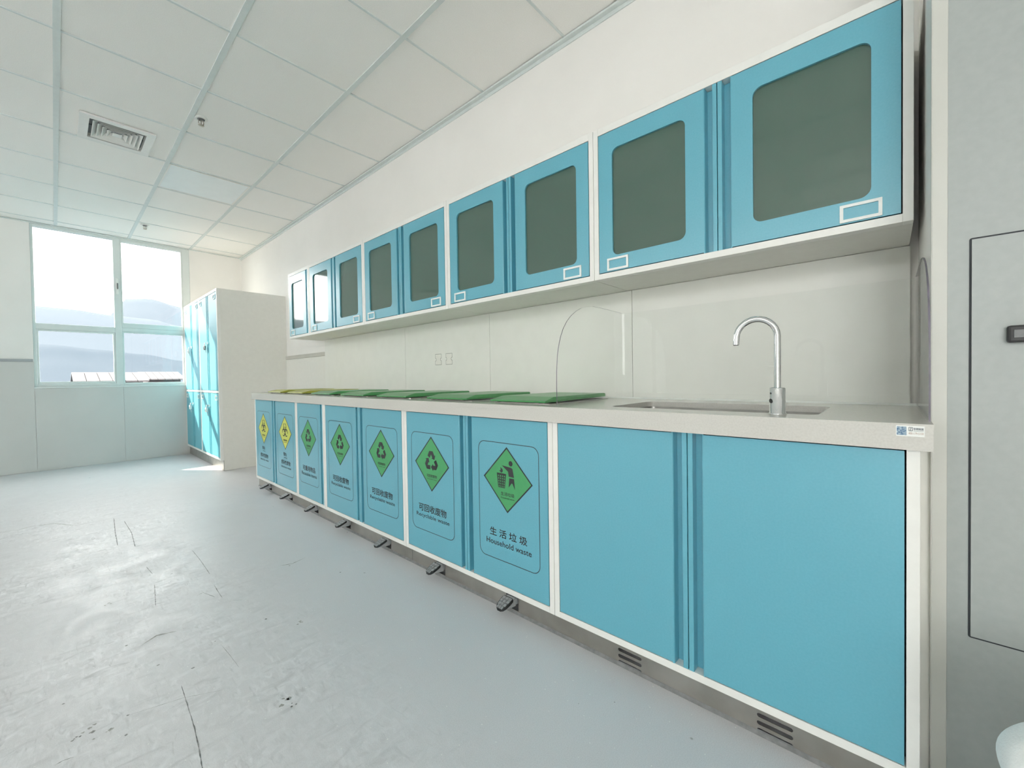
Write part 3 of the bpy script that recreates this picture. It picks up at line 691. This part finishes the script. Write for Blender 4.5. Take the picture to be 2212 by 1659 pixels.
# sink basin
sk_ = thing('sink', 'rectangular undermount stainless sink let into the worktop', 'sink', (1.482, 0.4295, 0), FR)
def basin():
    mb = MB(); hx, hy = 0.300, 0.171
    lv = [(0.0, ZT-0.0205, 0.028), (0.003, ZT-0.060, 0.03), (0.006, ZT-0.17, 0.035), (0.03, ZT-0.198, 0.03), (0.12, ZT-0.203, 0.03)]
    rings = []
    for ins, z, r in lv: rings.append([(x, y, z) for x, y in rrect(-hx+ins, hx-ins, -hy+ins, hy-ins, r)])
    n = len(rings[0]); vs = [p for q in rings for p in q]; fs = []
    for i in range(len(lv)-1):
        for k in range(n): fs.append((i*n+k, (i+1)*n+k, (i+1)*n+(k+1) % n, i*n+(k+1) % n))
    fs.append(tuple((len(lv)-1)*n+k for k in range(n)))
    mb.add(vs, fs, True)
    me = flat([rrect(-hx-0.02, hx+0.02, -hy-0.02, hy+0.02, 0.04), rrect(-hx, hx, -hy, hy, 0.028)], 0.001)
    mb.mesh_from(me, lambda c: (c.x, c.y, ZT-0.0209+c.z))
    return mb
bs = obj('basin', basin(), 'sinksteel', sk_)
obj('drain', MB().lathe([(0, -0.201), (0.012, -0.200), (0.030, -0.198), (0.040, -0.2005), (0.042, -0.204)], c=(0.12, 0.02, ZT), seg=24), 'chrome', sk_)

# faucet: sensor spout rising beside the sink
fc = thing('faucet', 'chrome gooseneck sensor faucet standing at the front edge of the sink', 'faucet', (1.285, 0.2155, ZT))
obj('base', MB().lathe([(0.0, 0.0), (0.0205, 0.0), (0.0205, 0.003), (0.0185, 0.004), (0.0185, 0.069), (0.0170, 0.0715), (0.0, 0.0715)], seg=32), 'chrome', fc)
path = [(0, 0, 0.071), (0, 0, 0.12), (0, 0, 0.17), (0, 0, 0.208)]
R_ = 0.0487
for k in range(1, 15):
    a = math.radians(180*k/14); path.append((0, R_*(1-math.cos(a)), 0.208+R_*math.sin(a)))
path += [(0, 2*R_+0.0008, 0.198), (0, 2*R_+0.0012, 0.190)]
sp = obj('spout', MB().tube(path, 0.0083, 20), 'chrome', fc)
obj('aerator', MB().tube([(0, 2*R_+0.0012, 0.1905), (0, 2*R_+0.0012, 0.1885)], 0.0068, 18), 'dark', sp)
obj('sensor_eye', MB().tube([(-0.0122, 0.0122, 0.036), (-0.0134, 0.0134, 0.036)], 0.0058, 16), 'dark', fc)
obj('indicator', MB().tube([(-0.0122, 0.0122, 0.056), (-0.0133, 0.0133, 0.056)], 0.0026, 12), 'dark', fc)

# clear acrylic splash guard round the sink
sg = thing('splash_guard', 'clear acrylic splash guard with curved sides around the sink', 'splash guard', (0, 0, 0))
prof = [(1.280, -0.110), (1.2785, -0.04), (1.280, 0.022), (1.286, 0.075), (1.294, 0.111), (1.308, 0.150), (1.327, 0.184), (1.352, 0.214), (1.382, 0.239), (1.417, 0.260), (1.456, 0.277), (1.500, 0.288), (1.547, 0.294), (1.600, 0.295), (1.805, 0.292), (1.805, -0.110)]
def guard(y0, y1, dx=0.0, rim=0.0004):
    pp = [(x+dx*max(0, (1.56-x)/0.28), z+H+0.0005) for x, z in prof]; n = len(pp)
    mb = MB().prism([(y, z) for y, z in [(p[0], p[1]) for p in pp]], 'z', 0, 1)
    # prism built by hand: side panel lies in the XZ plane
    vs = [(x, y0, z) for x, z in pp]+[(x, y1, z) for x, z in pp]
    o = obj('side_panel', MB().add(vs, [tuple(range(n)), tuple(range(n, 2*n))[::-1]]), 'acrylic', sg)
    ed = MB().add(vs, [(i, i+1, n+i+1, n+i) for i in range(n-2)])
    obj('cut_edge', ed, 'acrylicedge', o)
guard(0.9285, 0.9315); guard(-0.0690, -0.0655, -0.03)
obj('back_panel', MB().box(1.803, 1.806, -0.064, 0.9275, ZT+0.0005, 0.289+H), 'acrylic', sg)

# backsplash boards (separate sheets) with two socket cut-outs
bk = thing('backsplash', 'glossy off-white backsplash boards between worktop and wall cabinets', 'backsplash', (0, 0, 0))
seams = [4.158, 2.747, 1.826, 0.8825, -0.055]
for a, b in zip(seams[:-1], seams[1:]):
    obj('board', MB().box(1.8165, 1.8295, b+0.0012, a-0.0012, ZT+0.0005, 0.394+H), 'board', bk)
def outlet(yc, label):
    t = thing('socket_cover', label, 'socket cover', (1.8165, yc, 0), FR, 'notched socket covers in the backsplash')
    zc, hw, hh = 0.130+H, 0.0325, 0.0365
    def outl(g):
        a, b = hw+g, hh+g; r = 0.011-g
        right = [(a, -b), (a, -r)]+[(a-0.010*math.sin(math.radians(180*k/8)), -r*math.cos(math.radians(180*k/8))) for k in range(1, 8)]+[(a, r), (a, b)]
        left = [(-x, -z) for x, z in right]
        return [(x, z+zc) for x, z in right+left]
    link('gap', upright(flat([outl(0.0018), outl(0)]), -0.0005).mesh('gap'), 'seam', t)
    link('plate', upright(flat([outl(-0.0004)], 0.0012), -0.0003).mesh('plate'), 'carcass', t)
outlet(2.3405, 'left of the two notched socket covers on the backsplash')
outlet(2.2235, 'right of the two notched socket covers on the backsplash')

# bin lids lying on the worktop
LID = [(3.775, 'olive', 'yellow-green bin lid farthest along the worktop'), (3.320, 'olive', 'yellow-green bin lid next to the first green lid'),
       (2.850, 'green', 'green bin lid next to the yellow-green lids, above the Reusable items door'), (2.385, 'green', 'green bin lid above the first Recyclable waste door'),
       (1.925, 'green', 'middle one of the five green bin lids on the worktop'), (1.435, 'green', 'green bin lid second nearest to the sink'), (0.978, 'green', 'nearest green bin lid, half behind the acrylic guard')]
def lid_mesh(wd, dp):
    z0, z1 = 0.0065, 0.0280
    ty = 0.062; ry = dp
    tx = 0.016
    A = [(0.0, 0.0, z0), (wd, 0.0, z0), (wd, ry, z0+0.006), (0.0, ry, z0+0.006)]
    Bm = [(0.0, 0.0, z0+0.007), (wd, 0.0, z0+0.007), (wd, ry, z1-0.003), (0.0, ry, z1-0.003)]
    T = [(tx, ty, z1), (wd-0.004, ty, z1), (wd-0.004, ry-0.004, z1), (tx, ry-0.004, z1)]
    vs = A+Bm+T
    fs = [(3, 2, 1, 0), (8, 9, 10, 11)]
    for k in range(4):
        n = (k+1) % 4; fs += [(k, n, 4+n, 4+k), (4+k, 4+n, 8+n, 8+k)]
    return MB().add(vs, fs)
lm = {}
for yr, mt, lab in LID:
    wd = 0.302
    t = thing('bin_lid', lab, 'bin lid', (1.270, yr+wd, ZT), FR, 'bin lids on the worktop')
    if mt not in lm: lm[mt] = lid_mesh(wd, 0.460).mesh('lid')
    link('lid', lm[mt], mt, t, bevel=0.0015)
    if 'rim' not in lm:
        rm = flat([rrect(0.004, wd+0.012, -0.470, -0.018, 0.01, 3), rrect(0.02, wd-0.004, -0.455, -0.035, 0.01, 3)], 0.003)
        lm['rim'] = MB().mesh_from(rm, lambda c: (c.x, -c.y, c.z+0.0018)).mesh('rim')
        lm['foot'] = MB().box(0.03, 0.042, 0.012, 0.03, 0.0032, 0.0075).box(wd-0.042, wd-0.03, 0.012, 0.03, 0.0032, 0.0075).box(wd*0.25, wd*0.75, 0.440, 0.452, 0.0032, 0.0135).mesh('bumper')
    link('rim', lm['rim'], 'steel', t); link('bumper', lm['foot'], 'tread', t)

# ------------------------------------------------------------------ wall cabinets
ZW0, ZW1 = 0.395+H, 1.009+H
def glass_hole(x0, x1): return rrect(x0, x1, 0.482+H, 0.908+H, 0.026)
def tag_frame(door, x0):
    z0, z1 = 0.423+H, 0.472+H
    me = flat([rrect(x0, x0+0.091, z0, z1, 0.001, 2), rrect(x0+0.008, x0+0.083, z0+0.008, z1-0.008, 0.001, 2)], 0.005)
    link('tag_frame', upright(me, -0.0022).mesh('tag_frame'), 'pale', door, label='white label frame')
def wall_cabinet(u, wd, label, single=False):
    t = thing('wall_cabinet', label, 'cabinet', (DW, Y0-u*W, 0), FR, 'turquoise glazed wall cabinets')
    carcass(t, wd, ZW0, ZW1, XW-DW)
    z0, z1 = ZW0+ST+G, ZW1-ST-0.006-G
    xa, c = ST+G, (wd/2 if not single else wd-ST-G+0.0012)
    lx0, lx1 = xa+0.060, c-0.0447-0.061
    def pane(x0, x1, d): obj('pane', MB().box(x0-0.004, x1+0.004, 0.008, 0.012, 0.478+H, 0.912+H), 'cabglass', d)
    a = obj('door', door_mesh(xa, c-0.0012, z0, z1, glass_hole(lx0, lx1)), 'blue', t); pane(lx0, lx1, a); tag_frame(a, xa+0.037)
    if not single:
        b = obj('door', door_mesh(wd-xa, c+0.0012, z0, z1, glass_hole(wd-lx1, wd-lx0)), 'blue', t); pane(wd-lx1, wd-lx0, b); tag_frame(b, wd-xa-0.037-0.091)
    return t
wall_cabinet(0, W/2, 'narrow single-door turquoise wall cabinet at the window end', True)
wall_cabinet(0.5, W, 'turquoise glazed wall cabinet next to the narrow single-door one')
wall_cabinet(1.5, W, 'turquoise glazed wall cabinet third from the window end')
wall_cabinet(2.5, W, 'turquoise glazed wall cabinet second nearest the grey wall block')
wall_cabinet(3.5, W, 'nearest and largest-looking turquoise wall cabinet, above the sink')

# ------------------------------------------------------------------ lockers at the window end
LX = 1.161; LW = 0.815
def locker(y, label, side):
    t = thing('locker', label, 'locker', (LX, y, 0), FR, 'white and turquoise lockers beside the window')
    dp = XW-LX-0.001; z0, z1 = -0.840+H, 0.982+H; zm0, zm1 = -0.124+H, -0.102+H
    f = MB().box(0, ST, 0, 0.03, z0, z1).box(LW-ST, LW, 0, 0.03, z0, z1).box(ST, LW-ST, 0, 0.03, z0, z0+ST).box(ST, LW-ST, 0, 0.03, z1-0.028, z1).box(ST, LW-ST, 0, 0.03, zm0, zm1)
    obj('frame', f, 'white', t, bevel=0.0012)
    obj('body', MB().box(0.0005, LW-0.0005, 0.03, dp, 0.002, z1-0.0005), 'carcass', t)
    obj('joint', MB().box(ST-0.001, LW-ST+0.001, 0.024, 0.0302, z0+ST-0.001, z1-0.027), 'seam', t)
    obj('plinth', MB().box(0.001, LW-0.001, 0.025, 0.03, 0.002, z0), 'steel', t)
    c = LW/2
    for (a, b) in ((z0+ST+G, zm0-G), (zm1+G, z1-0.028-G)):
        for s in (0, 1):
            xa, xe = (ST+G, c-0.0012) if s == 0 else (LW-ST-G, c+0.0012)
            d = obj('door', door_mesh(xa, xe, a+0.002, b-0.002), 'lockerblue', t)
            tx = xa+0.030 if s == 0 else xa-0.030-0.09
            me = flat([rrect(tx, tx+0.09, b-0.075, b-0.027, 0.001, 2), rrect(tx+0.007, tx+0.083, b-0.068, b-0.034, 0.001, 2)], 0.005)
            link('tag_frame', upright(me, -0.0022).mesh('tag_frame'), 'pale', d, label='white label frame')
            zl = 0.428+H if b > 1.2 else -0.268+H
            if s: 
                obj('hasp', MB().box(c-0.055, c+0.035, -0.006, -0.0005, zl-0.006, zl+0.006).box(c+0.018, c+0.040, -0.012, -0.0005, zl-0.013, zl+0.013), 'chrome', d, bevel=0.001)
    return t
locker(5.218+LW*2+0.001, 'locker standing in the corner against the window wall', 0)
locker(5.218+LW, 'locker nearest the worktop, with its plain white side showing', 1)
def padlock(yc, zl, m, label):
    t = thing('padlock', label, 'padlock', (LX-0.016, yc+0.048, zl), FR, 'padlocks hanging on the locker doors')
    bar = [(-0.013, -0.006, -0.030), (-0.013, -0.006, -0.010), (-0.009, -0.006, -0.002), (0, -0.006, 0.002), (0.009, -0.006, -0.002), (0.013, -0.006, -0.010), (0.013, -0.006, -0.030)]
    obj('shackle', MB().tube(bar, 0.0035, 8), 'chrome', t)
    b = obj('body', MB().box(-0.024, 0.024, -0.017, 0.003, -0.075, -0.028), m, t, bevel=0.004)
    obj('face_plate', MB().box(-0.013, 0.013, -0.0185, -0.017, -0.063, -0.040), 'chrome' if m == 'tread' else 'greyplastic', b)
    st = MB().tube([(0.070, -0.010, 0.0), (0.085, -0.022, -0.010), (0.105, -0.026, -0.050), (0.120, -0.018, -0.110)], 0.003, 6)
    obj('strap', st, 'rail', t)
c1, c2 = 5.218+LW/2, 5.218+LW*1.5
padlock(c1, 0.428+H, 'tread', 'dark padlock on the upper doors of the locker nearest the worktop')
padlock(c1, -0.268+H, 'pale', 'white padlock on the lower doors of the locker nearest the worktop')
padlock(c2, 0.428+H, 'pale', 'white padlock on the upper doors of the corner locker')
padlock(c2, -0.268+H, 'pale', 'white padlock on the lower doors of the corner locker')

# ------------------------------------------------------------------ white cloth sack on the floor at the near right
def sack():
    mb = MB(); n = 44; vs = []; fs = []
    prof = [(0.118, 0.0), (0.132, 0.05), (0.130, 0.14), (0.117, 0.22), (0.108, 0.275), (0.112, 0.305), (0.124, 0.325), (0.136, 0.350), (0.140, 0.378), (0.132, 0.405), (0.112, 0.430), (0.085, 0.448), (0.05, 0.458), (0.02, 0.462), (0.0005, 0.462)]
    for j, (r, z) in enumerate(prof):
        t = z/0.46
        for k in range(n):
            a = 2*PI*k/n
            wob = 1+0.035*math.sin(3*a+4*t)+0.025*math.sin(7*a-9*t)+0.018*math.sin(13*a+13*t)
            vs.append((r*wob*math.cos(a), r*1.25*wob*math.sin(a), z+0.012*math.sin(2*a+1)*t*(r/0.14)))
    for j in range(len(prof)-1):
        for k in range(n): fs.append((j*n+k, j*n+(k+1) % n, (j+1)*n+(k+1) % n, (j+1)*n+k))
    fs.append(tuple(range(n))[::-1])
    return mb.add(vs, fs, True)
sk2 = tag(obj('cloth_bundle', sack(), 'cloth', loc=(0.93, -0.300, 0.0)), 'white soft cloth bundle at the lower right corner', 'cloth')
sk2.modifiers.new('smooth', 'SUBSURF').levels = 1

# ------------------------------------------------------------------ scuff marks on the floor
MARK = {'A': [(0.245, 1.642), (0.243, 1.589), (0.241, 1.525), (0.236, 1.405), (0.23, 1.326), (0.223, 1.256), (0.22, 1.224)], 'B': [(0.117, 1.611), (0.179, 1.591), (0.24, 1.571), (0.326, 1.519)], 'C': [(0.5, 2.911), (0.5, 2.712), (0.493, 2.482)], 'D': [(0.479, 2.331), (0.475, 2.246), (0.473, 2.164)], 'E': [(0.294, 2.561), (0.28, 2.426), (0.267, 2.304)], 'F': [(0.259, 4.039), (0.239, 3.683), (0.226, 3.337)], 'G': [(0.3, 3.902), (0.306, 3.553), (0.292, 3.237), (0.345, 3.237)], 'H': [(0.296, 2.837), (0.305, 2.703)], 'I': [(0.403, 2.277), (0.428, 2.288), (0.454, 2.198)], 'J': [(0.382, 1.79), (0.387, 1.694), (0.39, 1.599)], 'K': [(0.17, 4.502), (0.209, 4.49), (0.271, 4.501)], 'L': [(0.187, 2.001), (0.235, 2.035), (0.291, 2.013)], 'M': [(0.497, 2.106), (0.528, 2.078)], 'N': [(-0.196, 4.204), (-0.127, 4.251), (-0.019, 4.203), (0.064, 4.048)], 'O': [(0.753, 2.312), (0.807, 2.288), (0.881, 2.313)], 'P': [(-0.024, 1.539), (-0.008, 1.543), (0.011, 1.537)]}
WID = {'A': 0.0014, 'B': 0.0006, 'N': 0.004, 'L': 0.004, 'O': 0.003, 'F': 0.0022, 'G': 0.002, 'J': 0.0006}
def ribbon(pts, wd, rnd):
    P = []
    for (a, b), (c, d) in zip(pts[:-1], pts[1:]):
        n = max(3, int(math.hypot(c-a, d-b)/0.012))
        for k in range(n): P.append((a+(c-a)*k/n, b+(d-b)*k/n))
    P.append(pts[-1]); vs = []; fs = []
    for i, p in enumerate(P):
        q = P[min(i+1, len(P)-1)]; r = P[max(i-1, 0)]
        dx, dy = q[0]-r[0], q[1]-r[1]; l = math.hypot(dx, dy) or 1
        w_ = wd*(0.35+rnd.random()*0.9)*min(1, i/3+0.15, (len(P)-1-i)/3+0.15); j = rnd.uniform(-0.3, 0.3)*wd
        nx, ny = -dy/l, dx/l
        vs += [(p[0]+nx*(j+w_), p[1]+ny*(j+w_), 0.0004), (p[0]+nx*(j-w_), p[1]+ny*(j-w_), 0.0004)]
    for i in range(len(P)-1): fs.append((2*i, 2*i+1, 2*i+3, 2*i+2))
    return MB().add(vs, fs)
rn = random.Random(11)
for k, pts in MARK.items():
    obj('scuff_mark', ribbon(pts, WID.get(k, 0.0014), rn), 'stain' if k in 'NLO' else 'scuff', fl)
BLOB = [(0.153, 2.043, 0.009), (0.286, 1.711, 0.011), (0.067, 1.589, 0.022), (0.041, 1.637, 0.018), (0.019, 1.618, 0.012), (0.442, 1.325, 0.022), (0.445, 1.29, 0.012), (0.626, 1.705, 0.016), (0.544, 1.838, 0.011), (0.212, 1.819, 0.010), (-0.004, 1.816, 0.007), (0.119, 1.611, 0.008), (0.108, 1.525, 0.008), (0.131, 2.485, 0.018), (0.373, 1.825, 0.006), (0.925, 2.002, 0.010), (0.395, 2.442, 0.012), (1.073, 0.588, 0.004), (1.0, 0.664, 0.003)]
for x, y, r in BLOB:
    for q in range(1 if r < 0.012 else 4):
        cx, cy_ = (x, y) if q == 0 and r < 0.012 else (x+rn.uniform(-r, r)*0.9, y+rn.uniform(-r, r)*0.9)
        rr = r*(0.5 if r < 0.012 else rn.uniform(0.12, 0.38)); n = 14; ph = rn.uniform(0, 6)
        vs = [(cx+rr*(0.45+0.75*rn.random())*math.cos(2*PI*k/n), cy_+rr*(0.3+0.5*rn.random())*math.sin(2*PI*k/n)*1.4, 0.0004) for k in range(n)]
        obj('scuff_mark', MB().add(vs, [tuple(range(n))]), 'stain' if r > 0.012 else 'scuff', fl)
